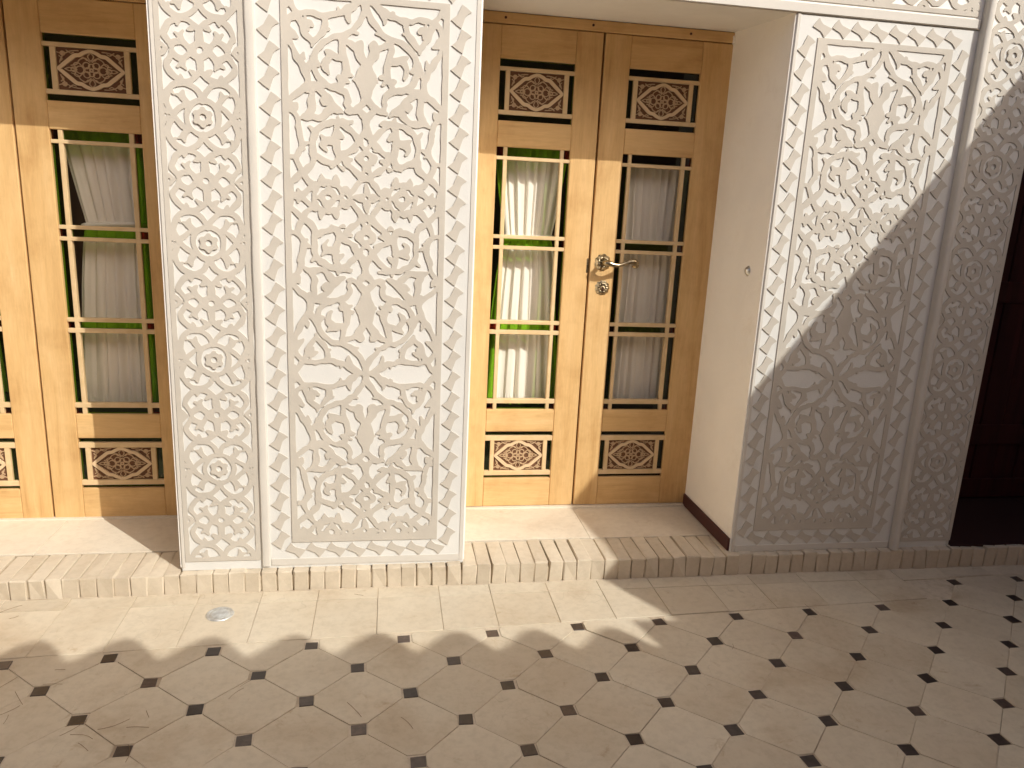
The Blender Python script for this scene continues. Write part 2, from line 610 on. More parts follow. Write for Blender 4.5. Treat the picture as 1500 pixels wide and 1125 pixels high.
# pattern of the wide panel, traced for one quarter (x from the axis 778, y from the crossing 58 to the rosette row 1673)
WIDE = [
    [(778, 40, 28), (776, 110, 25), (738, 175, 21), (690, 240, 20), (640, 290, 19), (560, 335, 20), (470, 350, 19), (380, 400, 19), (320, 475, 19), (298, 560, 21), (325, 650, 21), (380, 710, 21), (450, 745, 21), (520, 757, 24), (590, 790, 23), (615, 850, 19), (600, 882, 14)],
    [(300, 520, 28), (268, 560, 13), (248, 570, 6)], [(325, 565, 24), (348, 580, 14)],
    [(640, 290, 18), (690, 300, 6)],
    [(555, 362, 16), (620, 395, 20), (690, 430, 26)], [(714, 398, 33), (704, 452, 36), (748, 525, 28)],
    [(778, 545, 38), (778, 600, 58), (778, 650, 76), (778, 690, 82), (778, 732, 58), (778, 790, 36), (778, 840, 28)], [(700, 680, 16), (684, 684, 8)],
    [(545, 345, 20), (548, 420, 20), (563, 490, 23), (590, 560, 22), (596, 620, 24), (572, 690, 24), (540, 745, 22)],
    [(600, 640, 28), (655, 650, 9)], [(600, 690, 16), (628, 702, 6)],
    [(570, 522, 22), (500, 502, 25), (445, 488, 22), (403, 460, 8)], [(440, 510, 26), (404, 555, 21), (409, 605, 16), (436, 642, 7)], [(530, 672, 18), (545, 690, 18)],
    [(738, 60, 8), (690, 70, 22), (625, 112, 28), (550, 146, 22), (470, 168, 17), (390, 184, 19), (320, 172, 17), (250, 164, 17), (190, 174, 17), (120, 200, 19), (70, 250, 22), (56, 300, 24)],
    [(612, 135, 26), (604, 185, 16), (612, 212, 6)], [(530, 140, 14), (520, 112, 5)], [(60, 120, 18), (86, 100, 10)],
    [(388, 184, 20), (402, 230, 20), (386, 290, 19), (340, 350, 20), (292, 392, 16), (285, 428, 6)], [(390, 285, 16), (432, 287, 6)],
    [(56, 50, 14), (105, 120, 18), (150, 180, 18), (185, 260, 18), (215, 330, 18), (268, 375, 18), (288, 400, 15)],
    [(190, 262, 14), (240, 243, 23), (294, 262, 7)], [(238, 245, 20), (245, 302, 8)], [(228, 240, 14), (222, 205, 6)],
    [(56, 300, 26), (100, 338, 27), (152, 372, 8)],
    [(56, 350, 22), (100, 440, 19), (150, 520, 21), (205, 600, 25), (236, 670, 21), (236, 730, 20), (200, 775, 20), (140, 820, 19), (80, 870, 20), (50, 915, 24)],
    [(196, 530, 22), (205, 488, 8)], [(238, 612, 26), (282, 580, 9)],
    [(230, 742, 20), (310, 738, 18), (395, 742, 20)],
    [(110, 845, 20), (180, 790, 20), (250, 762, 20), (330, 772, 22), (395, 815, 22), (438, 872, 25), (470, 908, 30), (522, 936, 24), (566, 958, 7)],
    [(440, 945, 30), (395, 990, 23), (350, 1018, 22), (290, 1012, 22), (230, 1012, 24), (176, 1032, 7)],
    [(278, 785, 17), (270, 860, 23), (273, 930, 27), (250, 990, 28)], [(378, 868, 24), (392, 895, 18)], [(220, 790, 14), (232, 800, 8)],
    [(50, 905, 28), (108, 940, 32), (136, 905, 9)], [(50, 950, 26), (90, 965, 20)],
    [(600, 935, 11), (650, 936, 19), (702, 908, 23), (745, 868, 23), (778, 838, 26)], [(602, 882, 15), (622, 915, 18), (645, 930, 18)],
    [(700, 915, 21), (740, 955, 23), (778, 990, 27), (778, 1040, 25), (778, 1090, 34)],
    [(645, 1022, 8), (600, 1026, 18), (540, 1028, 21), (480, 1036, 21), (400, 1062, 21), (330, 1112, 21), (298, 1180, 19), (294, 1260, 19), (298, 1340, 23), (290, 1400, 23), (240, 1450, 21), (190, 1482, 21), (130, 1530, 20), (80, 1575, 20)],
    [(262, 1098, 7), (300, 1130, 19)], [(512, 985, 6), (514, 1020, 17)],
    [(545, 1035, 20), (600, 1062, 19), (650, 1100, 19), (703, 1158, 21), (745, 1212, 22), (778, 1245, 24)],
    [(778, 1095, 34), (732, 1150, 24), (682, 1220, 21), (630, 1266, 19), (568, 1297, 23), (588, 1350, 30), (612, 1392, 21), (652, 1420, 21), (702, 1462, 22), (735, 1500, 22), (778, 1502, 22)],
    [(598, 1345, 26), (640, 1342, 9)], [(640, 1262, 16), (690, 1255, 6)], [(560, 1420, 16), (530, 1410, 6)],
    [(778, 1282, 34), (742, 1292, 20), (716, 1326, 32), (742, 1362, 20), (778, 1385, 34), (778, 1420, 26), (745, 1455, 14), (760, 1480, 18)],
    [(515, 1000, 11), (516, 1050, 20), (498, 1130, 21), (494, 1200, 23), (514, 1280, 23), (520, 1330, 23), (494, 1382, 22), (455, 1412, 11)],
    [(530, 1135, 27), (556, 1150, 14)],
    [(500, 1192, 24), (422, 1196, 27), (366, 1160, 7)], [(402, 1205, 25), (380, 1250, 18), (412, 1283, 7)],
    [(298, 1330, 27), (370, 1362, 22), (430, 1384, 19), (478, 1390, 20)],
    [(84, 950, 14), (130, 1010, 16), (157, 1070, 16), (165, 1140, 19), (187, 1210, 21), (196, 1260, 21), (172, 1310, 20), (140, 1350, 19), (146, 1400, 18), (176, 1450, 19), (196, 1482, 19)],
    [(197, 1248, 26), (248, 1238, 8)], [(185, 1285, 16), (222, 1290, 6)], [(84, 1355, 14), (140, 1350, 16)], [(150, 1115, 12), (140, 1100, 6)],
    [(190, 1482, 20), (235, 1540, 21), (280, 1575, 20), (318, 1610, 20)],
    [(56, 1673, 24), (110, 1673, 26), (172, 1673, 32), (214, 1650, 20), (268, 1602, 17), (312, 1572, 18)], [(165, 1650, 20), (152, 1622, 8)], [(84, 1590, 18), (96, 1630, 12)],
    circle(430, 1673, 130, 15), [(358, 1492, 7), (364, 1535, 28), (378, 1562, 22)], [(503, 1492, 7), (497, 1535, 28), (484, 1562, 22)], [(430, 1545, 20), (430, 1562, 18)],
    circle(430, 1673, 52, 18), [(430, 1616, 33)], [(374, 1673, 31)], [(486, 1673, 31)], [(310, 1673, 12), (370, 1673, 12)], [(490, 1673, 14), (552, 1673, 16)],
    [(570, 1600, 22), (606, 1606, 19), (612, 1673, 20)],
    [(735, 1502, 20), (694, 1560, 20), (652, 1612, 20), (610, 1640, 18)],
    [(778, 1550, 5), (778, 1600, 22), (778, 1645, 34)], [(640, 1673, 5), (695, 1673, 24), (740, 1673, 34)], [(778, 1673, 50)],
]
WIDE_HOLES = [(778, 1196, 29), (778, 1326, 35), (778, 1455, 22), (430, 1673, 36), (582, 1673, 22), (778, 1673, 27), (262, 1673, 0.1)]

HWI, HWO = 0.262, 0.284           # inner / outer half width of the framed field
ZX, ZR = 0.875, 1.520             # a crossing row and a rosette row of the wide panel
PH = ZR - ZX


def build_wide():
    # quarter field, u = 0..HWI (from axis), v = 0..PH (from crossing to rosette row)
    h = 0.0022
    nu, nv = int(HWI / h) + 6, int(PH / h) + 2
    U, Vv = np.meshgrid(np.arange(nu) * h, np.arange(nv) * PH / (nv - 1))

    def cv(p):
        x, y, r = p
        v = (y - 58) / 1615
        return ((778 - x) / (722 - 30 * v) * HWI, v * PH, r * 0.000385)
    S = [[cv(p) for p in s] for s in WIDE]
    H = [cv(p) for p in WIDE_HOLES]
    S2 = S + [[(-u, v, r) for (u, v, r) in s] for s in S if min(u for u, v, r in s) < 0.03]
    S2 += [[(u, 2 * PH - v, r) for (u, v, r) in s] for s in S if max(v for u, v, r in s) > PH - 0.03]
    Q = field(U, Vv, S2, H)
    # whole field
    hh = 0.0025
    xs = np.arange(-HWO, HWO + 1e-6, hh)
    zs = np.arange(0.189, 2.186, hh)
    X, Z = np.meshgrid(xs, zs)
    Xw = X + wobble(X, Z, 0.0021, 0.045, 1) + wobble(X, Z, 0.0022, 0.22, 2)
    Zw = Z + wobble(X, Z, 0.0021, 0.045, 3) + wobble(X, Z, 0.0022, 0.22, 4)
    u = np.abs(Xw)
    w = np.mod(Zw - ZX, 2 * PH)
    w = np.where(w > PH, 2 * PH - w, w)
    F = bilinear(Q, u / h, w / PH * (nv - 1))
    F = np.where(u > HWI + 0.002, 1.0, F - 0.0027)
    fr = np.minimum.reduce([HWO - np.abs(X), Z - 0.189, 2.186 - Z])
    fr = fr + wobble(X, Z, 0.0006, 0.06, 9)
    bar = np.maximum(fr - (HWO - HWI), -1.0)
    barz = np.minimum(Z - 0.189 - 0.030, 2.186 - Z - 0.021)
    F = np.minimum(F, bar)
    F = np.minimum(F, barz)
    return relief('carved_field', F, xs[0], zs[0], hh, 0.0038, M['gypsum_relief'])


NARROW = [
    circle(0, 0, 128, 17),
    [(0, 120, 17), (30, 185, 18), (80, 228, 19), (140, 246, 20), (205, 232, 19), (262, 180, 20), (284, 110, 20), (262, 50, 18), (238, 0, 18), (200, -40, 17), (160, -72, 16), (118, -100, 14)],
    [(100, 85, 18), (140, 120, 20), (160, 150, 22), (150, 188, 7)], [(160, 150, 18), (200, 162, 7)], [(225, 165, 8), (248, 186, 20)],
    [(0, 335, 20), (40, 296, 19), (88, 265, 18), (140, 256, 19), (210, 282, 20), (258, 335, 20), (272, 385, 14), (266, 402, 6)], [(62, 322, 20), (84, 335, 10)], [(160, 285, 16), (165, 300, 9)],
    [(0, 335, 22), (-3, 380, 24), (0, 430, 28)], [(60, 480, 30), (88, 455, 20), (128, 420, 20), (170, 425, 21), (212, 450, 22), (216, 474, 13)],
    [(225, 440, 17), (258, 395, 17), (270, 370, 14)],
    [(126, 420, 20), (142, 378, 19), (122, 345, 7)], [(150, 385, 16), (185, 360, 7)],
    [(0, 440, 34), (46, 462, 34), (62, 480, 30)], [(0, 480, 66)],
    [(330, 440, 20), (296, 448, 16), (262, 480, 15)], [(330, 0, 26), (290, 20, 18), (262, 40, 14)], [(330, 60, 20), (300, 30, 14)],
    [(310, 105, 14), (290, 130, 14)],
]
NARROW_HOLES = [(0, 480, 27), (300, 480, 16), (298, 0, 15)]
ROSE = [circle(0, 0, 44, 19)] + [[(56 * math.cos(R(60 * k + 30)), 56 * math.sin(R(60 * k + 30)), 22)] for k in range(6)]
NHW, NPH = 0.130, 0.2105
NZ0 = 0.499


def narrow_quarter():
    h = 0.002
    nu, nv = int((NHW + 0.012) / h) + 2, int(NPH / h) + 2
    U, Vv = np.meshgrid(np.arange(nu) * h, np.arange(nv) * NPH / (nv - 1))
    k = NPH / 480
    kx = NHW / 320
    cv = lambda p: (p[0] * kx, p[1] * k, p[2] * k)
    S = [[cv(p) for p in s] for s in NARROW]
    S2 = S + [[(-u, v, r) for (u, v, r) in s] for s in S if min(p[0] for p in s) < 0.04]
    S2 += [[(u, -v, r) for (u, v, r) in s] for s in S if min(p[1] for p in s) < 0.05]
    S2 += [[(u, 2 * NPH - v, r) for (u, v, r) in s] for s in S if max(p[1] for p in s) > NPH - 0.05]
    return field(U, Vv, S2, [cv(p) for p in NARROW_HOLES]), h, nv


def build_narrow(length_axis, lo, hi, cz, half, name, border=0.017):
    Q, h, nv = narrow_quarter()
    hh = 0.0025
    xs = np.arange(-half, half + 1e-6, hh)
    zs = np.arange(lo, hi + 1e-6, hh)
    X, Z = np.meshgrid(xs, zs)
    sd = 11 if length_axis == 'z' else 21
    Xw = X + wobble(X, Z, 0.0014, 0.05, sd) + wobble(X, Z, 0.0015, 0.2, sd + 1)
    Zw = Z + wobble(X, Z, 0.0014, 0.05, sd + 2) + wobble(X, Z, 0.002, 0.2, sd + 3)
    w = np.mod(Zw - cz, 2 * NPH)
    w = np.where(w > NPH, 2 * NPH - w, w)
    F = bilinear(Q, np.abs(Xw) / h, w / NPH * (nv - 1)) - 0.0013
    F = np.minimum(F, np.minimum(half - np.abs(X), Z - lo) - border + wobble(X, Z, 0.0006, 0.06, 5))
    if length_axis == 'x':
        return relief(name, F.T, zs[0], xs[0], hh, 0.0036, M['gypsum_relief'])
    return relief(name, F, xs[0], zs[0], hh, 0.0036, M['gypsum_relief'])


def build_rosette():
    k = NPH / 480
    h = 0.0016
    g = np.arange(-0.04, 0.0401, h)
    X, Z = np.meshgrid(g, g)
    S = [[(p[0] * k, p[1] * k, p[2] * k) for p in s] for s in ROSE]
    F = field(X, Z, S, [(0, 0, 22 * k)])
    return relief('rosette', F, g[0], g[0], h, 0.0055, M['gypsum_relief'])


# bow-tie border piece
def bowtie():
    P = [(0.002, 0.0385), (0.019, 0.0285), (0.0355, 0.016), (0.0245, 0.0095), (0.0140, -0.001), (0.0080, -0.018), (0.001, -0.0395),
         (-0.016, -0.0285), (-0.0355, -0.0135), (-0.0255, -0.006), (-0.0140, 0.004), (-0.0070, 0.020)]
    return MB().prism(P, -0.0036, 0.001, 'y').mesh('border_tile', M['gypsum_relief'])


def bowtie_flat():
    P = [(0.002, 0.0385), (0.019, 0.0285), (0.0355, 0.016), (0.0245, 0.0095), (0.0140, -0.001), (0.0080, -0.018), (0.001, -0.0395),
         (-0.016, -0.0285), (-0.0355, -0.0135), (-0.0255, -0.006), (-0.0140, 0.004), (-0.0070, 0.020)]
    Q = [(-z, x * 0.92) for (x, z) in P]
    return MB().prism(Q, -0.0036, 0.001, 'y').mesh('border_tile', M['gypsum_relief'])


# ------------------------------------------------------------------ ground
D = 0.53                                    # depth of the niches
ZS = 0.09                                   # top of the brick step
g = MB()
g.add([(-40, -40, -0.012), (40, -40, -0.012), (40, 40, -0.012), (-40, 40, -0.012)], [(0, 1, 2, 3)])
ground = structure(part('ground', g, 'earth'))

LR_, LD, LA = 0.0366, 0.3216, 0.4752
LX, LY = -0.3132, -0.4481
_c, _s = math.cos(LR_), math.sin(LR_)


def lat(i, r):
    a, b = LD * i, -LD * LA * r
    return (LX + _c * a - _s * b, LY + _s * a + _c * b)


paving = MB().box(-4.6, 4.74, -3.9, -0.028, -0.011, -0.0030)
paving = structure(part('courtyard_paving', paving, 'joint'))


def clip(poly, n, d):
    """keep the part of poly with n.p <= d"""
    out = []
    for k in range(len(poly)):
        p, q = poly[k], poly[(k + 1) % len(poly)]
        a, b = p[0] * n[0] + p[1] * n[1] - d, q[0] * n[0] + q[1] * n[1] - d
        if a <= 0:
            out.append(p)
        if (a < 0 < b) or (b < 0 < a):
            t = a / (a - b)
            out.append((p[0] + t * (q[0] - p[0]), p[1] + t * (q[1] - p[1])))
    return out


BN = (-_s, _c)                               # border line, parallel to the tile rows
BD = BN[0] * LX + BN[1] * (LY + 0.035)
IN = 0.0215                                  # half size of an inlay
GAP = 0.0017


def tile_poly(i, r):
    c = [lat(i, r - 1), lat(i + 0.5, r), lat(i, r + 1), lat(i - 0.5, r)]
    cx, cy = lat(i, r)
    out = []
    for k in range(4):
        p = c[k]
        cut = IN + 0.004
        a, b = c[k - 1], c[(k + 1) % 4]
        for q in (a, b):
            L = math.hypot(q[0] - p[0], q[1] - p[1])
            t = cut * 1.36 / L
            out.append((p[0] + t * (q[0] - p[0]), p[1] + t * (q[1] - p[1])))
    gp = random.uniform(0.0008, 0.0024)
    out = [(x + (cx - x) * gp / 0.11 * 0.75, y + (cy - y) * gp / 0.11 * 0.75) for x, y in out]
    return out, (cx, cy)


def chamfer_tile(poly, zt, b=0.0013):
    n = len(poly)
    cx, cy = sum(p[0] for p in poly) / n, sum(p[1] for p in poly) / n
    ins = [(x + (cx - x) * b / max(1e-6, math.hypot(cx - x, cy - y)), y + (cy - y) * b / max(1e-6, math.hypot(cx - x, cy - y))) for x, y in poly]
    mb = MB()
    tilt = (random.gauss(0, 0.003), random.gauss(0, 0.003))
    Z = lambda p: zt + tilt[0] * (p[0] - cx) + tilt[1] * (p[1] - cy)
    vs = [(p[0], p[1], -0.0033) for p in poly] + [(p[0], p[1], Z(p) - b) for p in poly] + [(p[0], p[1], Z(p)) for p in ins]
    fs = [tuple(range(2 * n, 3 * n))]
    for k in range(n):
        k2 = (k + 1) % n
        fs += [(k, k2, k2 + n, k + n), (k + n, k2 + n, k2 + 2 * n, k + 2 * n)]
    return mb.add(vs, fs)


def area(poly):
    return abs(sum(poly[i][0] * poly[(i + 1) % len(poly)][1] - poly[(i + 1) % len(poly)][0] * poly[i][1] for i in range(len(poly)))) / 2


def ccw(poly):
    a = sum(poly[i][0] * poly[(i + 1) % len(poly)][1] - poly[(i + 1) % len(poly)][0] * poly[i][1] for i in range(len(poly)))
    return poly if a > 0 else poly[::-1]


rest_t, rest_i = MB(), MB()


def seen(cx, cy):
    """the stretch of paving in front of the photographer"""
    return -1.45 < cx < 4.0 and cy > -1.62


for r in range(-2, 23):
    off = 0.0 if r % 2 == 0 else 0.5
    for k in range(-14, 17):
        i = k + off
        cx, cy = lat(i, r)
        if not (-4.5 < cx < 4.65 and -3.85 < cy < -0.06):
            continue
        # inlay
        if r >= 0 or (r == -1 and cx > 2.75):
            q = []
            jx, jy = random.gauss(0, 0.0025), random.gauss(0, 0.0025)
            rot = LR_ + random.gauss(0, 0.05)
            for sx, sy in ((-1, -1), (1, -1), (1, 1), (-1, 1)):
                a, b = sx * IN * random.uniform(0.95, 1.08), sy * IN * random.uniform(0.98, 1.12)
                q.append((cx + jx + a * math.cos(rot) - b * math.sin(rot), cy + jy + a * math.sin(rot) + b * math.cos(rot)))
            mb = chamfer_tile(q, -0.0008 + random.gauss(0, 0.0004), 0.0012)
            if seen(cx, cy):
                me = mb.mesh('dark_inlay', M['inlay'])
                link('dark_inlay', me, paving)
            else:
                rest_i.add(mb.v, mb.f)
    for k in range(-14, 17):
        i = k + (0.0 if r % 2 else 0.5)
        poly, (cx, cy) = tile_poly(i, r)
        if not (-4.45 < cx < 4.6 and -3.8 < cy < -0.06):
            continue
        lim = BD if cx < 2.95 else BD + 0.153
        poly = ccw(clip(ccw(poly), BN, lim))
        poly = clip(poly, (0, 1), -0.05)
        if cx >= 2.95 and poly and min(n_[0] for n_ in poly) < 2.78:
            poly = clip(poly, (-1, 0), -2.78)
        if len(poly) < 3 or area(poly) < 0.0015:
            continue
        mb = chamfer_tile(ccw(poly), random.gauss(0, 0.0007))
        if seen(cx, cy):
            link('floor_tile', mb.mesh('floor_tile', M['tile']), paving)
        else:
            rest_t.add(mb.v, mb.f)
structure(part('outer_floor_tiles', rest_t, 'tile', paving), 'stuff')
structure(part('outer_inlays', rest_i, 'inlay', paving), 'stuff')

# border slabs between the step and the tiles
DR_X, DR_Y, DR_R = -0.020, -0.198, 0.046
xs = [-4.55 + 0.2275 * k + random.gauss(0, 0.006) for k in range(41)]
kk = min(range(41), key=lambda q: abs(xs[q] - 1.0))
sh = 1.0 - xs[kk]
xs = [x + sh for x in xs]


def drain_notch(poly):
    return poly


for k in range(40):
    xa, xb = xs[k] + 0.0008, xs[k + 1] - 0.0008
    if xb > 4.70:
        continue
    for (ya, yb) in ((-0.122, -0.046), (-0.6, -0.1245)):
        p = [(xa, ya), (xb, ya), (xb, yb), (xa, yb)]
        if ya < -0.5:
            lim = BD + 0.004 if xb < 2.86 else BD + 0.157
            p = clip(ccw(p), (-BN[0], -BN[1]), -lim)
        if len(p) < 3 or area(p) < 0.002:
            continue
        link('border_slab', chamfer_tile(ccw(p), random.gauss(0.0004, 0.0006), 0.0015).mesh('border_slab', M['tile']), paving)

# ------------------------------------------------------------------ brick step
st = MB().box(-4.6, 4.74, -0.0275, 0.176, -0.011, 0.070, 0.012)
st.box(-4.6, 4.74, 0.177, 0.62, -0.011, ZS - 0.016)
step = structure(part('doorstep', st, 'mortar'))
brick_meshes = []
for k in range(10):
    w, d, h = 0.0570 + random.gauss(0, 0.0015), 0.205, ZS + 0.010
    mb = MB().box(-w / 2, w / 2, 0, d, -h, 0, 0.0035)
    vs = []
    for (x, y, z) in mb.v:
        n = random.gauss(0, 0.0016)
        round_ = -0.006 if (y < 0.01 and z > -0.01) else 0
        vs.append((x + n, y + random.gauss(0, 0.002), z + round_ * random.random() + random.gauss(0, 0.0012)))
    mb.v = vs
    brick_meshes.append(mb.mesh('brick', M['brick']))
x = -1.62
while x < 4.72:
    link('brick', random.choice(brick_meshes), step, (x, -0.034 + random.gauss(0, 0.0016), 0.0822 + 0.0053 * min(x, 1.9) + random.gauss(0, 0.0014)))
    x += 0.0604 + random.gauss(0, 0.0012)
fl = MB()
fl.box(-4.6, -1.65, -0.03, 0.17, -0.011, ZS, 0.005)
structure(part('far_kerb', fl, 'brick', step), 'stuff')


def floor_slabs(x0, x1, name, m, n, zt, yf=0.178):
    w = (x1 - x0) / n
    for k in range(n):
        mb = MB().box(x0 + k * w + 0.001, x0 + (k + 1) * w - 0.001, yf, 0.60, zt - 0.03 if yf > 0 else zt - 0.012, zt + random.gauss(0, 0.0006), 0.0015)
        part(name, mb, m, step)


floor_slabs(0.90, 2.068, 'sill_slab', 'slab', 2, ZS)
part('threshold', MB().box(0.902, 2.064, D - 0.022, 0.60, ZS - 0.02, ZS + 0.0085, 0.003), 'slab', step)
part('threshold', MB().box(-2.6, -0.204, D - 0.020, 0.60, ZS - 0.02, ZS - 0.0145 + 0.009, 0.002), 'slab', step)
floor_slabs(-2.6, -0.202, 'sill_slab', 'slab', 4, ZS - 0.0105)
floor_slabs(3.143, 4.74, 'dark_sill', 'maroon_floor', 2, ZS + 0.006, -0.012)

# ------------------------------------------------------------------ facade: piers, wall above
XA, XB, XC, XD = -0.1997, 0.8983, 2.0700, 3.1406
DEEP = 0.86
ZTOP = 3.55
LZ0, LZ1 = 2.262, 2.300                      # soffit, front and back

me_wide = build_wide()
me_band = build_narrow('z', 0.118, 2.60, NZ0, 0.140, 'lattice_band')
me_rose = build_rosette()
me_bow, me_bow2 = bowtie(), bowtie_flat()


def pier(x0, x1, label, wide_c, band_c, rib_c, border_lo, border_hi, rib_h=0.036):
    t = thing('carved_pier', label, 'pier', ((x0 + x1) / 2, 0, ZS), 'carved plaster piers of the facade')
    ox, oz = (x0 + x1) / 2, ZS

    def loc(x, y, z):
        return (x - ox, y, z - oz)
    core = MB().box(x0 - ox, x1 - ox, 0.0, DEEP, -0.014, 2.262 - oz - 0.001, 0.004)
    part('core', core, 'gypsum_ground', t)
    link('carved_field', me_wide, t, loc(wide_c, 0, 0))
    link('lattice_band', me_band, t, loc(band_c, 0, 0))
    for k in range(6):
        z = NZ0 + (k - 1) * 2 * NPH
        if 0.15 < z < 2.5:
            link('rosette', me_rose, t, loc(band_c, 0, z))
    # plain edge strips
    for (a, b) in border_lo:
        part('edge_strip', MB().box(a - ox, b - ox, -0.0022, 0.001, 0.001, 2.262 - oz - 0.001, 0.001), 'gypsum_edge', t)
    wl, wr = wide_c - 0.365, wide_c + 0.365
    part('base_strip', MB().box(border_hi[0] - ox, border_hi[1] - ox, -0.0035, 0.001, 0.001, 0.030, 0.001), 'gypsum_edge', t)
    # bow-tie border tiles
    for cx in (wide_c - 0.326, wide_c + 0.326):
        for k in range(25):
            z = 0.2 + 0.0812 * k
            if z < 2.19:
                o = link('border_tile', me_bow, t, loc(cx + random.gauss(0, 0.0012), 0, z + random.gauss(0, 0.0015)))
                o.rotation_euler = (0, random.gauss(0, 0.035), 0)
    for k in range(8):
        o = link('border_tile', me_bow2, t, loc(wide_c - 0.272 + 0.0785 * k, 0, 0.1535 + random.gauss(0, 0.001)))
        o.rotation_euler = (0, random.gauss(0, 0.03), 0)
        o = link('border_tile', me_bow2, t, loc(wide_c - 0.272 + 0.0785 * k, 0, 2.2195 + random.gauss(0, 0.001)))
        o.rotation_euler = (0, random.gauss(0, 0.03), 0)
    # half-round rib between band and panel
    rb = MB()
    prof = [(0.0165, 0.0), (0.0160, -0.55 * rib_h), (0.0148, -0.82 * rib_h), (0.0105, -0.95 * rib_h), (0.0, -rib_h), (-0.0105, -0.95 * rib_h), (-0.0148, -0.82 * rib_h), (-0.0160, -0.55 * rib_h), (-0.0165, 0.0)]
    prof = [(rib_c - ox + p, q) for p, q in prof] + [(rib_c - ox - 0.0165, 0.002), (rib_c - ox + 0.0165, 0.002)]
    zs = list(np.linspace(0.001, 2.262 - oz + 0.34, 40))
    vs, fs = [], []
    n = len(prof)
    for z in zs:
        jx, jy = random.gauss(0, 0.0005), random.gauss(0, 0.0006)
        vs += [(px + jx, min(py + jy, 0.002), z) for px, py in prof]
    for a in range(len(zs) - 1):
        for b in range(n):
            b2 = (b + 1) % n
            fs.append((a * n + b, a * n + b2, (a + 1) * n + b2, (a + 1) * n + b))
    rb.add(vs, fs)
    part('rib', rb, 'gypsum_edge', t, True)
    return t


p1 = pier(XA, XB, 'sunlit white carved plaster pier between the two wooden doors', 0.503, -0.042, 0.119,
          [(XA + 0.004, XA + 0.016), (XB - 0.019, XB - 0.003)], (0.139, XB - 0.02), 0.009)
p2 = pier(XC, XD, 'carved plaster pier crossed by the slanting shadow, right of the central door', 2.448, 3.000, 2.8475,
          [(XC + 0.003, XC + 0.016), (XD - 0.016, XD - 0.004)], (XC + 0.018, 2.828))


def side_plaster(p, x, y0, y1, flip):
    ox = p.location.x
    mb = MB().box(x - ox - 0.006, x - ox + 0.004, y0, y1, 0.002, 2.31 - ZS)
    part('reveal_plaster', mb, 'reveal', p)


side_plaster(p2, XC + 0.002, 0.0045, D + 0.02, False)
side_plaster(p1, XB - 0.001, 0.0045, D + 0.02, False)
side_plaster(p1, XA + 0.002, 0.0045, D + 0.02, False)
# skirting at the foot of the visible reveal
part('skirting', MB().box(XC - 2.6053 - 0.014, XC - 2.6053 - 0.0042, 0.006, D - 0.004, 0.002, 0.062, 0.002), 'skirting', p2)

# piers of the niches at both ends (only their inner edges could be seen from the side)
e = MB().box(-0.5, 0.5, 0, DEEP, 0.0, LZ0 - ZS - 0.001, 0.004)
o = tag(part('plain_pier', e, 'gypsum_ground', None, loc=(-1.983, 0, ZS + 0.001)), 'plain white pier beyond the left wooden door', 'pier')
e = MB().box(-0.14, 0.14, 0, DEEP, 0.0, LZ0 - ZS - 0.001, 0.004)
o = tag(part('plain_pier', e, 'gypsum_ground', None, loc=(4.58, 0, ZS + 0.001)), 'plain white pier beyond the dark maroon door', 'pier')

# wall above the niches, with a sloping plaster soffit
uw = MB()
xa, xb = -4.6, 4.74
uw.add([(xa, 0, LZ0), (xb, 0, LZ0), (xb, 0, ZTOP), (xa, 0, ZTOP), (xa, D + 0.02, LZ1), (xb, D + 0.02, LZ1), (xa, DEEP, LZ1), (xb, DEEP, LZ1), (xa, DEEP, ZTOP), (xb, DEEP, ZTOP)],
       [(0, 1, 2, 3), (1, 0, 4, 5), (5, 4, 6, 7), (7, 6, 8, 9), (3, 2, 9, 8), (0, 3, 8, 6, 4), (1, 5, 7, 9, 2)])
upper = tag(part('upper_wall', uw, 'upper'), 'white plaster wall above the doors with a carved frieze', 'wall')
me_frieze = build_narrow('x', 0.93, 2.815, 1.1, 0.140, 'frieze')
link('frieze', me_frieze, upper, (0, 0, 2.447))
link('frieze', build_narrow('x', 0.155, 0.88, 0.4, 0.140, 'frieze'), upper, (0, 0, 2.447))
part('frieze_edge', MB().box(0.90, 2.826, -0.008, 0.001, LZ0 + 0.002, LZ0 + 0.036, 0.002), 'gypsum_edge', upper)
part('frieze_edge', MB().box(0.14, 0.89, -0.008, 0.001, LZ0 + 0.002, LZ0 + 0.036, 0.002), 'gypsum_edge', upper)

# the dark room behind the doors
rm = MB()
rm.box(-4.6, 4.74, 3.4, 3.5, 0.0, 2.9)
rm.box(-4.6, -4.5, DEEP, 3.4, 0.0, 2.9)
rm.box(4.64, 4.74, DEEP, 3.4, 0.0, 2.9)
rm.box(-4.5, 4.64, DEEP, 3.4, 2.8, 2.9)
rm.box(-4.5, 4.64, DEEP, 3.4, 0.0, 0.06)
structure(part('room_interior', rm, 'room'))

# ------------------------------------------------------------------ doors
ZB, ZT = 0.100, 2.250
W_LOCK, W_OPEN, W_LEAF = 0.1175, 0.3255, 0.5835


def fields():
    x0, x1 = W_LOCK, W_LOCK + W_OPEN
    v = [x0 + 0.027, x0 + 0.043, x0 + 0.278, x0 + 0.295]
    pv = [x0 + 0.024, x0 + 0.044, x0 + 0.280, x0 + 0.299]
    return x0, x1, v, pv


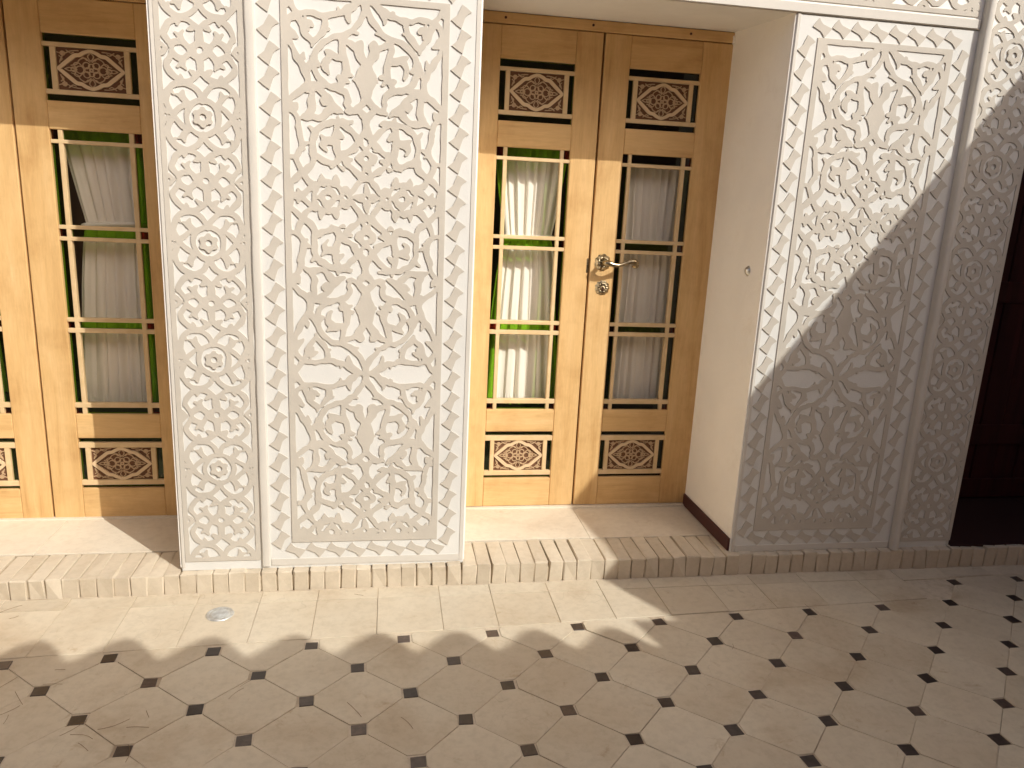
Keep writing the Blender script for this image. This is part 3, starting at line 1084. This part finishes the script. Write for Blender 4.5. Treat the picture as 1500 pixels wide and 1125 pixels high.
def carved_meshes(w, h):
    hx, hz = w / 2, h / 2
    st = 0.0013
    xs, zs = np.arange(-hx, hx + 1e-6, st), np.arange(-hz, hz + 1e-6, st)
    X, Z = np.meshgrid(xs, zs)
    og = [(-hx + 0.004, 0.0, 0.0055), (-hx * 0.82, hz * 0.19, 0.0068), (-hx * 0.61, hz * 0.47, 0.0072), (-hx * 0.46, hz * 0.66, 0.0072), (-hx * 0.31, hz * 0.70, 0.0070), (-hx * 0.20, hz * 0.81, 0.0068), (0, hz * 0.935, 0.0060)]
    full = []
    for sx in (1, -1):
        for sz in (1, -1):
            full.append([(sx * a, sz * b, r) for a, b, r in og])
    Fm = field(X, Z, full)
    medal = relief('medallion', Fm, xs[0], zs[0], st, 0.0085, M['carving'])
    # tracery
    t = []
    r = 0.00165
    for k in range(4):
        a = 90 * k
        t.append(circle(0.0135 * math.cos(R(a)), 0.0135 * math.sin(R(a)), 0.0095, r, 16))
        t.append(circle(0.024 * math.cos(R(a + 45)), 0.024 * math.sin(R(a + 45)), 0.0115, r, 16))
    t.append(circle(0, 0, 0.0062, r, 14))
    for sx in (1, -1):
        t.append(circle(sx * 0.040, 0, 0.0135, r, 18))
        t.append(circle(sx * 0.062, 0, 0.0085, r, 16))
        t.append([(sx * 0.05, 0, r), (sx * 0.075, 0.006, r), (sx * 0.092, 0, r)])
        t.append([(sx * 0.05, 0, r), (sx * 0.075, -0.006, r), (sx * 0.092, 0, r)])
        for sz in (1, -1):
            t.append([(sx * 0.004, sz * 0.03, r), (sx * 0.020, sz * 0.044, r), (sx * 0.040, sz * 0.036, r), (sx * 0.050, sz * 0.020, r), (sx * 0.070, sz * 0.014, r)])
            t.append([(sx * 0.030, sz * 0.012, r), (sx * 0.046, sz * 0.026, r), (sx * 0.060, sz * 0.020, r), (sx * 0.055, sz * 0.010, r)])
            t.append([(0, sz * 0.064, r), (sx * 0.010, sz * 0.052, r), (sx * 0.006, sz * 0.040, r), (0, sz * 0.034, r)])
            t.append([(sx * 0.014, sz * 0.036, r), (sx * 0.026, sz * 0.046, r), (sx * 0.034, sz * 0.040, r)])
            # corner sprigs
            cx, cz = sx * hx * 0.82, sz * hz * 0.74
            t.append(circle(cx, cz, 0.0075, r, 14))
            t.append(circle(cx, cz, 0.0030, r, 8))
            t.append([(cx - sx * 0.008, cz, r), (cx - sx * 0.022, cz + sz * 0.008, r), (cx - sx * 0.040, cz + sz * 0.012, r), (cx - sx * 0.055, cz + sz * 0.013, r)])
            t.append([(cx - sx * 0.014, cz + sz * 0.012, r), (cx - sx * 0.028, cz + sz * 0.002, r), (cx - sx * 0.038, cz + sz * 0.006, r)])
            t.append([(cx, cz - sz * 0.008, r), (cx + sx * 0.008, cz - sz * 0.022, r), (cx + sx * 0.012, cz - sz * 0.034, r)])
            t.append([(cx + sx * 0.012, cz - sz * 0.010, r), (cx + sx * 0.002, cz - sz * 0.020, r), (cx + sx * 0.008, cz - sz * 0.028, r)])
            t.append([(cx + sx * 0.008, cz, r), (hx * sx, cz + sz * 0.004, r)])
    Ft = field(X, Z, t)
    og2 = np.maximum(Ft, -(Fm + 0.0005))
    tr = relief('tracery', og2, xs[0], zs[0], st, 0.0050, M['tracery'])
    return medal, tr


_x0, _x1, _v, _pv = fields()
PW = _pv[2] - _pv[1] - 0.002
PANELS = [(0.242, 0.257, 0.280, 0.431, 0.455, 0.476), (1.871, 1.896, 1.914, 2.072, 2.088, 2.119)]
ME_CARVE = carved_meshes(PW, 0.153)


def make_leaf(name, label, sgn, group):
    """local origin at the bottom of the lock edge; x runs to the hinge (sgn = +1 right, -1 left); front face at y = 0"""
    t = thing(name, label, 'door', (0, 0, 0), group)

    def bx(nm, xa, xb, ya, yb, za, zb, m, b=0.0015, par=None):
        xa, xb = (xa, xb) if sgn > 0 else (-xb, -xa)
        return part(nm, MB().box(xa, xb, ya, yb, za - ZB, zb - ZB, b), m, par or t)
    x0, x1, v, pv = fields()
    T = 0.042
    bx('stile', 0.002, x0, 0, T, ZB, ZT, 'wood_z', 0.003)
    bx('stile', x1, W_LEAF, 0, T, ZB, ZT, 'wood_z', 0.003)
    for (a, b) in ((ZB, 0.242), (0.476, 0.585), (1.763, 1.871), (2.119, ZT)):
        bx('rail', x0 + 0.0004, x1 - 0.0004, 0.0008, T, a, b, 'wood_x', 0.003)
    # carved panels with their thin frames
    for n, (a, b1, b2, b3, b4, c) in enumerate(PANELS):
        bx('panel_bar', x0, x1, 0.003, 0.024, b1, b2, 'wood_bar')
        bx('panel_bar', x0, x1, 0.003, 0.024, b3, b4, 'wood_bar')
        bx('panel_bar', pv[0], pv[1], 0.0038, 0.024, b2, b3, 'wood_bar')
        bx('panel_bar', pv[2], pv[3], 0.0038, 0.024, b2, b3, 'wood_bar')
        for (xa, xb, za, zb) in ((x0, x1, a, b1), (x0, x1, b4, c), (x0, pv[0], b2, b3), (pv[3], x1, b2, b3)):
            bx('green_pane', xa, xb, 0.018, 0.021, za, zb, 'green_glass', 0)
        k = bx('carved_panel', pv[1], pv[2], 0.0135, 0.024, b2, b3, 'red_backing', 0)
        cx = (pv[1] + pv[2]) / 2 * sgn
        for nm, me in zip(('medallion', 'tracery'), ME_CARVE):
            link(nm, me, k, (cx, 0.0135, (b2 + b3) / 2 - ZB))
    # glazing grid
    hz = [0.585, 0.614, 0.635, 0.943, 0.962, 0.990, 1.007, 1.327, 1.343, 1.374, 1.390, 1.710, 1.725, 1.763]
    for k in range(1, 13, 2):
        bx('glazing_bar', x0, x1, 0.004, 0.030, hz[k], hz[k + 1], 'wood_bar')
    for (a, b) in ((v[0], v[1]), (v[2], v[3])):
        bx('glazing_bar', a, b, 0.0048, 0.029, 0.585, 1.763, 'wood_bar')
    for k in range(0, 14, 2):
        za, zb = hz[k], hz[k + 1]
        wide = (k in (2, 6, 10))
        for c, (xa, xb) in enumerate(((x0, v[0]), (v[1], v[2]), (v[3], x1))):
            if c == 1:
                m, nm = ('clear_glass', 'clear_pane') if wide else ('green_glass', 'green_pane')
            else:
                m, nm = ('green_glass', 'green_pane') if wide else ('red_glass', 'red_pane')
            bx(nm, xa, xb, 0.018, 0.0205, za, zb, m, 0)
    return t


def copy_tree(o, parent=None):
    c = o.copy()
    COL.objects.link(c)
    if parent is not None:
        c.parent = parent
    for ch in list(o.children):
        copy_tree(ch, c)
    return c


GRP = 'glazed wooden door leaves with carved panels'
leaf_cr = make_leaf('door_leaf', 'half shaded right leaf of the central wooden door, with the brass lever handle', 1, GRP)
leaf_cr.location = (1.4885, D, ZB)
leaf_cl = make_leaf('door_leaf', 'sunny left leaf of the central wooden door, without a handle', -1, GRP)
leaf_cl.location = (1.4835, D, ZB)
leaf_lr = copy_tree(leaf_cr)
leaf_lr.location = (-0.8625, D, 0.077)
leaf_lr.scale = (1.05, 1.0, 0.992)
leaf_lr['label'] = 'wooden door leaf beside the carved pier, right leaf of the left door'
leaf_ll = copy_tree(leaf_cl)
leaf_ll.location = (-0.8665, D, 0.077)
leaf_ll.scale = (1.05, 1.0, 0.992)
leaf_ll['label'] = 'wooden door leaf cut off by the left edge of the photo'

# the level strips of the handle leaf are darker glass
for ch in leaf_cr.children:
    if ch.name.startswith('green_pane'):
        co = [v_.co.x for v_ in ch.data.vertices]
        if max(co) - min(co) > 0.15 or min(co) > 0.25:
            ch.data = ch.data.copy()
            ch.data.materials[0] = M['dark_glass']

# head strip over the central door, with screws and a lump of plaster at its end
hd = thing('wooden_lintel', 'thin wooden head strip above the central door, fixed with screws', 'lintel', (1.49, D, ZT + 0.003))
part('strip', MB().box(-0.60, 0.578, -0.006, 0.05, 0, 0.043, 0.003), 'wood_x', hd)
for sx in (-0.435, -0.06, 0.375):
    part('screw', MB().tube([(sx, -0.0085, 0.022), (sx, -0.004, 0.022)], 0.0055, 10), 'skirting', hd)
pl = MB()
vs, fs = [], []
for a in range(7):
    for b in range(9):
        th, ph = math.pi * a / 6, 2 * math.pi * b / 9
        k = 1 + random.gauss(0, 0.12)
        vs.append((0.583 + 0.017 * k * math.sin(th) * math.cos(ph), -0.004 + 0.014 * k * math.sin(th) * math.sin(ph), 0.012 + 0.024 * k * math.cos(th)))
for a in range(6):
    for b in range(9):
        b2 = (b + 1) % 9
        fs.append((a * 9 + b, a * 9 + b2, (a + 1) * 9 + b2, (a + 1) * 9 + b))
pl.add(vs, fs)
part('plaster_lump', pl, 'reveal', hd, True)
hd2 = copy_tree(hd)
hd2.location = (-0.865, D, 0.077 + (ZT - ZB) * 0.992 + 0.003)
hd2['label'] = 'thin wooden head strip above the left door'

# ------------------------------------------------------------------ brass lever, key rosette, latch plate (parts of the right leaf)
def dome(mb, cx, cz, rad, depth, petals=0, n=36, rings=7, y=0.0):
    o = len(mb.v)
    for a in range(rings + 1):
        t = a / rings
        for b in range(n):
            w = 2 * math.pi * b / n
            rr = rad * t * (1 + (0.06 * math.cos(petals * w) * t if petals else 0))
            yy = -depth * (1 - t ** 2.2) * (1 + (0.45 * math.cos(petals * w) * math.sin(math.pi * t) + 0.35 * math.cos(9.4 * t) if petals else 0))
            mb.v.append((cx + rr * math.cos(w), y + yy, cz + rr * math.sin(w)))
    for a in range(rings):
        for b in range(n):
            b2 = (b + 1) % n
            mb.f.append((o + a * n + b, o + a * n + b2, o + (a + 1) * n + b2, o + (a + 1) * n + b))
    return mb


hx, hzz = 1.549 - 1.4885, 1.284 - ZB
rs = dome(MB(), hx, hzz, 0.038, 0.016, 9)
ros = part('handle_rose', rs, 'brass', leaf_cr, True)
lv = MB()
lv.tube([(hx, -0.008, hzz), (hx, -0.030, hzz), (hx, -0.065, hzz)], [0.013, 0.010, 0.0105], 14)
pts = [(hx - 0.010, -0.065, hzz + 0.002), (hx + 0.012, -0.068, hzz + 0.001), (hx + 0.035, -0.070, hzz - 0.004), (hx + 0.060, -0.070, hzz - 0.004), (hx + 0.085, -0.069, hzz + 0.004),
       (hx + 0.110, -0.068, hzz + 0.012), (hx + 0.130, -0.067, hzz + 0.012), (hx + 0.142, -0.066, hzz + 0.002), (hx + 0.138, -0.065, hzz - 0.010), (hx + 0.127, -0.049, hzz - 0.009)]
rd = [0.008, 0.0130, 0.0105, 0.0078, 0.0088, 0.0118, 0.0138, 0.0105, 0.0080, 0.0052]
lv.tube([tuple(p[:3]) for p in spline([(*p,) for p in pts], 4)], [float(k) for k in np.interp(np.linspace(0, 9, 37), range(10), rd)], 14)
lever = part('lever', lv, 'brass', leaf_cr, True)
ky = dome(MB(), 1.555 - 1.4885, 1.168 - ZB, 0.034, 0.012, 11)
kr = part('key_rosette', ky, 'brass', leaf_cr, True)
kh = MB().tube([(1.555 - 1.4885, -0.0180, 1.171 - ZB), (1.555 - 1.4885, -0.005, 1.171 - ZB)], 0.0042, 10)
kh.box(1.555 - 1.4885 - 0.0018, 1.555 - 1.4885 + 0.0018, -0.0178, -0.006, 1.158 - ZB, 1.171 - ZB)
part('keyhole', kh, 'skirting', kr)
part('latch_plate', MB().box(-0.010, -0.0005, -0.0012, 0.03, 1.235 - ZB, 1.300 - ZB, 0.0006), 'brass', leaf_cl)

# round button on the reveal
kb = MB()
o_ = dome(MB(), 0, 0, 0.022, 0.014, 0, 24, 6)
for (x, y, z) in o_.v:
    kb.v.append((y, x, z))
kb.f = [f[::-1] for f in o_.f]
btn = tag(part('wall_button', kb, 'steel', None, True, (XC - 0.0042, 0.139, 1.299)), 'small round metal button on the white side wall right of the central door', 'button')


# ------------------------------------------------------------------ curtains
def make_curtain(top_w, waist_w, bot_w, shift, z_top, z_waist, z_bot, seed, depth=0.016):
    g_ = np.random.default_rng(seed)
    nx, nz = 150, 70
    ph = g_.uniform(0, 6.28, 6)
    fr = np.array([5.0, 7.6, 9.8, 14.0]) * g_.uniform(0.93, 1.07, 4)
    am = np.array([0.5, 0.55, 0.35, 0.12])
    mb = MB()
    for a in range(nz + 1):
        t = a / nz
        z = z_top + (z_bot - z_top) * t
        if z > z_waist:
            k = (z_top - z) / (z_top - z_waist)
            k = k ** 1.25
            w = top_w + (waist_w - top_w) * k
            sh = shift * k
        else:
            k = (z_waist - z) / (z_waist - z_bot)
            k = k ** 0.6
            w = waist_w + (bot_w - waist_w) * k
            sh = shift * (1 - k)
        amp = depth * (0.75 + 0.4 * abs(z - z_waist)) * (0.6 if abs(z - z_waist) < 0.02 else 1)
        ruff = max(0, 1 - (z - z_bot) / 0.05)
        for b in range(nx + 1):
            s = b / nx
            y = 0
            for f_, p_, m_ in zip(fr, ph, am):
                y += m_ * math.sin(2 * math.pi * f_ * s + p_ + 0.6 * math.sin(2.1 * t + p_))
            y = amp * (math.copysign(abs(y) ** 0.75, y))
            y += 0.006 * ruff * math.sin(2 * math.pi * 34 * s)
            x = sh + w * (s - 0.5) + 0.004 * math.sin(2 * math.pi * fr[1] * s + ph[4] + 1.5)
            mb.v.append((x, y, z + 0.004 * ruff * math.sin(2 * math.pi * 23 * s + 1)))
    for a in range(nz):
        for b in range(nx):
            o = a * (nx + 1) + b
            mb.f.append((o, o + nx + 1, o + nx + 2, o + 1))
    return mb


def curtain(label, x, z, args, group='white curtains behind the door glass'):
    t = thing('curtain', label, 'curtain', (x, D + 0.098, z), group)
    part('cloth', make_curtain(*args), 'curtain', t, True)
    zw, ww, sh = args[5], args[1], args[3]
    tb = MB()
    n = 30
    ring = [(sh + (ww / 2 + 0.008) * math.cos(w), 0.019 * math.sin(w) * 1.25, zw + 0.010 * math.cos(w + 0.6)) for w in np.linspace(0, 2 * math.pi, n)]
    tb.tube(ring, 0.010, 8, False)
    part('tie_band', tb, 'curtain', t, True)
    return t


cx_l, cx_r = 1.4835 - (W_LOCK + W_OPEN / 2), 1.4885 + (W_LOCK + W_OPEN / 2)
curtain('sunlit gathered white curtain behind the left leaf of the central door', 1.212, 0, (0.352, 0.222, 0.368, 0.0, 1.83, 1.372, 0.59, 3, 0.010))
curtain('shaded white curtain behind the handle leaf of the central door', 1.798, 0, (0.300, 0.262, 0.290, 0.0, 1.735, 1.362, 0.59, 5, 0.012))
lx = -0.8625 + (W_LOCK + W_OPEN / 2) * 1.05
curtain('white curtain tied at its waist behind the door leaf beside the carved pier', -0.573, -0.025, (0.350, 0.265, 0.350, 0.035, 1.82, 1.385, 0.605, 8, 0.013))
curtain('white curtain behind the door leaf at the left edge of the photo', -1.195, -0.025, (0.34, 0.22, 0.31, 0.0, 1.82, 1.385, 0.652, 12))

# ------------------------------------------------------------------ dark maroon door in the right niche
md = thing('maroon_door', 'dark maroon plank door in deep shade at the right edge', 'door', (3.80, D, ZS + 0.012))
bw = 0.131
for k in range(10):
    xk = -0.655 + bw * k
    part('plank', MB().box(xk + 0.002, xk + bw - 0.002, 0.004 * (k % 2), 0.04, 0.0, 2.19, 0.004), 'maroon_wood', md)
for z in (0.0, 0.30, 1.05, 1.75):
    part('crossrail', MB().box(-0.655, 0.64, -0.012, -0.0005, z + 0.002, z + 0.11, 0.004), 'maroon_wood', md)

# ------------------------------------------------------------------ drain cover in the paving
dr = thing('floor_drain', 'round pale metal drain cover set in the sunny paving', 'drain cover', (DR_X, DR_Y, 0.0))
mb = MB()
n = 40
prof = [(0.0, 0.0036), (0.030, 0.0036), (0.0345, 0.0042), (0.036, 0.0024), (0.038, 0.0024), (0.040, 0.0048), (0.047, 0.0044), (0.050, 0.0012), (0.050, -0.004)]
for (rr, zz) in prof:
    for k in range(n):
        mb.v.append((rr * math.cos(2 * math.pi * k / n), rr * math.sin(2 * math.pi * k / n), zz))
for a in range(len(prof) - 1):
    for k in range(n):
        k2 = (k + 1) % n
        mb.f.append((a * n + k, (a + 1) * n + k, (a + 1) * n + k2, a * n + k2))
M['pale_metal'] = mat('pale_metal', (0.60, 0.60, 0.57), 0.38, 0.5, 0.6)
_m = M['pale_metal']
setcol(_m, ramp(_m, noise(_m, coords(_m), 40, 4), [(0.35, (0.46, 0.45, 0.42)), (0.65, (0.68, 0.69, 0.67))]))
part('rim', mb, 'pale_metal', dr, True)
sl = MB()
for k in range(-3, 4):
    L = math.sqrt(max(0, 0.029 ** 2 - (k * 0.008) ** 2))
    sl.box(-L, L, k * 0.008 - 0.0016, k * 0.008 + 0.0016, 0.0030, 0.0052, 0.0005)
part('grate', sl, 'pale_metal', dr)

# straw and small debris lying on the paving
M['straw'] = mat('straw', (0.20, 0.14, 0.085), 0.9, 0.1)
stw = MB()
for (x, y, n_) in ((-0.62, -0.66, 4), (-0.55, -0.75, 5), (-0.30, -0.82, 5), (-0.10, -0.80, 3), (0.15, -0.62, 2), (-0.75, -0.13, 2), (0.55, -0.10, 1), (0.62, -0.85, 2), (1.9, -0.55, 1), (2.3, -0.35, 1), (-0.45, -0.5, 2)):
    for k in range(n_):
        a = random.uniform(0, 6.28)
        L = random.uniform(0.03, 0.09)
        px, py = x + random.gauss(0, 0.05), y + random.gauss(0, 0.04)
        bend = random.gauss(0, 0.5)
        P = [(px, py, 0.0026)]
        for q in range(4):
            a += bend / 4
            px, py = px + L / 4 * math.cos(a), py + L / 4 * math.sin(a)
            P.append((px, py, 0.0026 + random.uniform(0, 0.001)))
        stw.tube(P, 0.0006, 4)
structure(part('straw_litter', stw, 'straw'), 'stuff')

# ------------------------------------------------------------------ the rest of the courtyard (behind and beside the camera)
ZE = 3.33
ow = tag(part('opposite_house', MB().box(-4.6, 4.74, -6.5, -3.95, -0.011, ZE - 0.125), 'far_brick'), 'brown brick house across the courtyard behind the camera', 'house')
rf = MB().prism([(-4.6, -3.802 + 0.0403 * 7.143), (4.53, -3.882), (4.53, -6.5), (-4.6, -6.5)], ZE - 0.028, ZE - 0.001, 'z')
part('roof', rf, 'roof_tile', ow)
tg = []
n = 14
for k in range(n + 1):
    u_ = k / n
    tg.append((u_ * 0.284, 0.128 * math.sin(math.pi * u_) ** 1.5))
tg = [(0.001, -0.2)] + [(min(max(a, 0.001), 0.283), b) for a, b in tg] + [(0.283, -0.2)]
me_tg = MB().prism(tg, 0.0, 0.03, 'z').mesh('roof_tile', M['roof_tile'])
for k in range(-25, 7):
    xk = 2.543 + 0.284 * k
    if xk < -4.5:
        continue
    o = link('roof_tile', me_tg, ow, (xk - 0.02, -3.802 - 0.0403 * (xk - 2.543) / 1.0 * (0.080 / (4.53 - 2.543)) / 0.0403, ZE + 0.052 - 0.082))
    o.rotation_euler = (0, 0, -0.0403)
rw = tag(part('right_wing', MB().box(4.745, 6.5, -3.945, -0.003, -0.011, ZE - 0.122), 'far_brick'), 'courtyard wing wall to the right, out of view', 'house')
ev = MB().prism([(3.953, -0.003), (4.447, -3.362), (4.655, -3.715), (4.478, -3.712), (4.531, -3.888), (4.531, -6.5), (6.5, -6.5), (6.5, -0.003)], ZE - 0.12, ZE, 'z')
part('eave', ev, 'roof_tile', rw)
lw = tag(part('left_wing', MB().box(-6.5, -4.605, -6.5, 3.5, -0.011, ZE + 0.1), 'far_wall'), 'courtyard wing wall to the left, out of view', 'house')
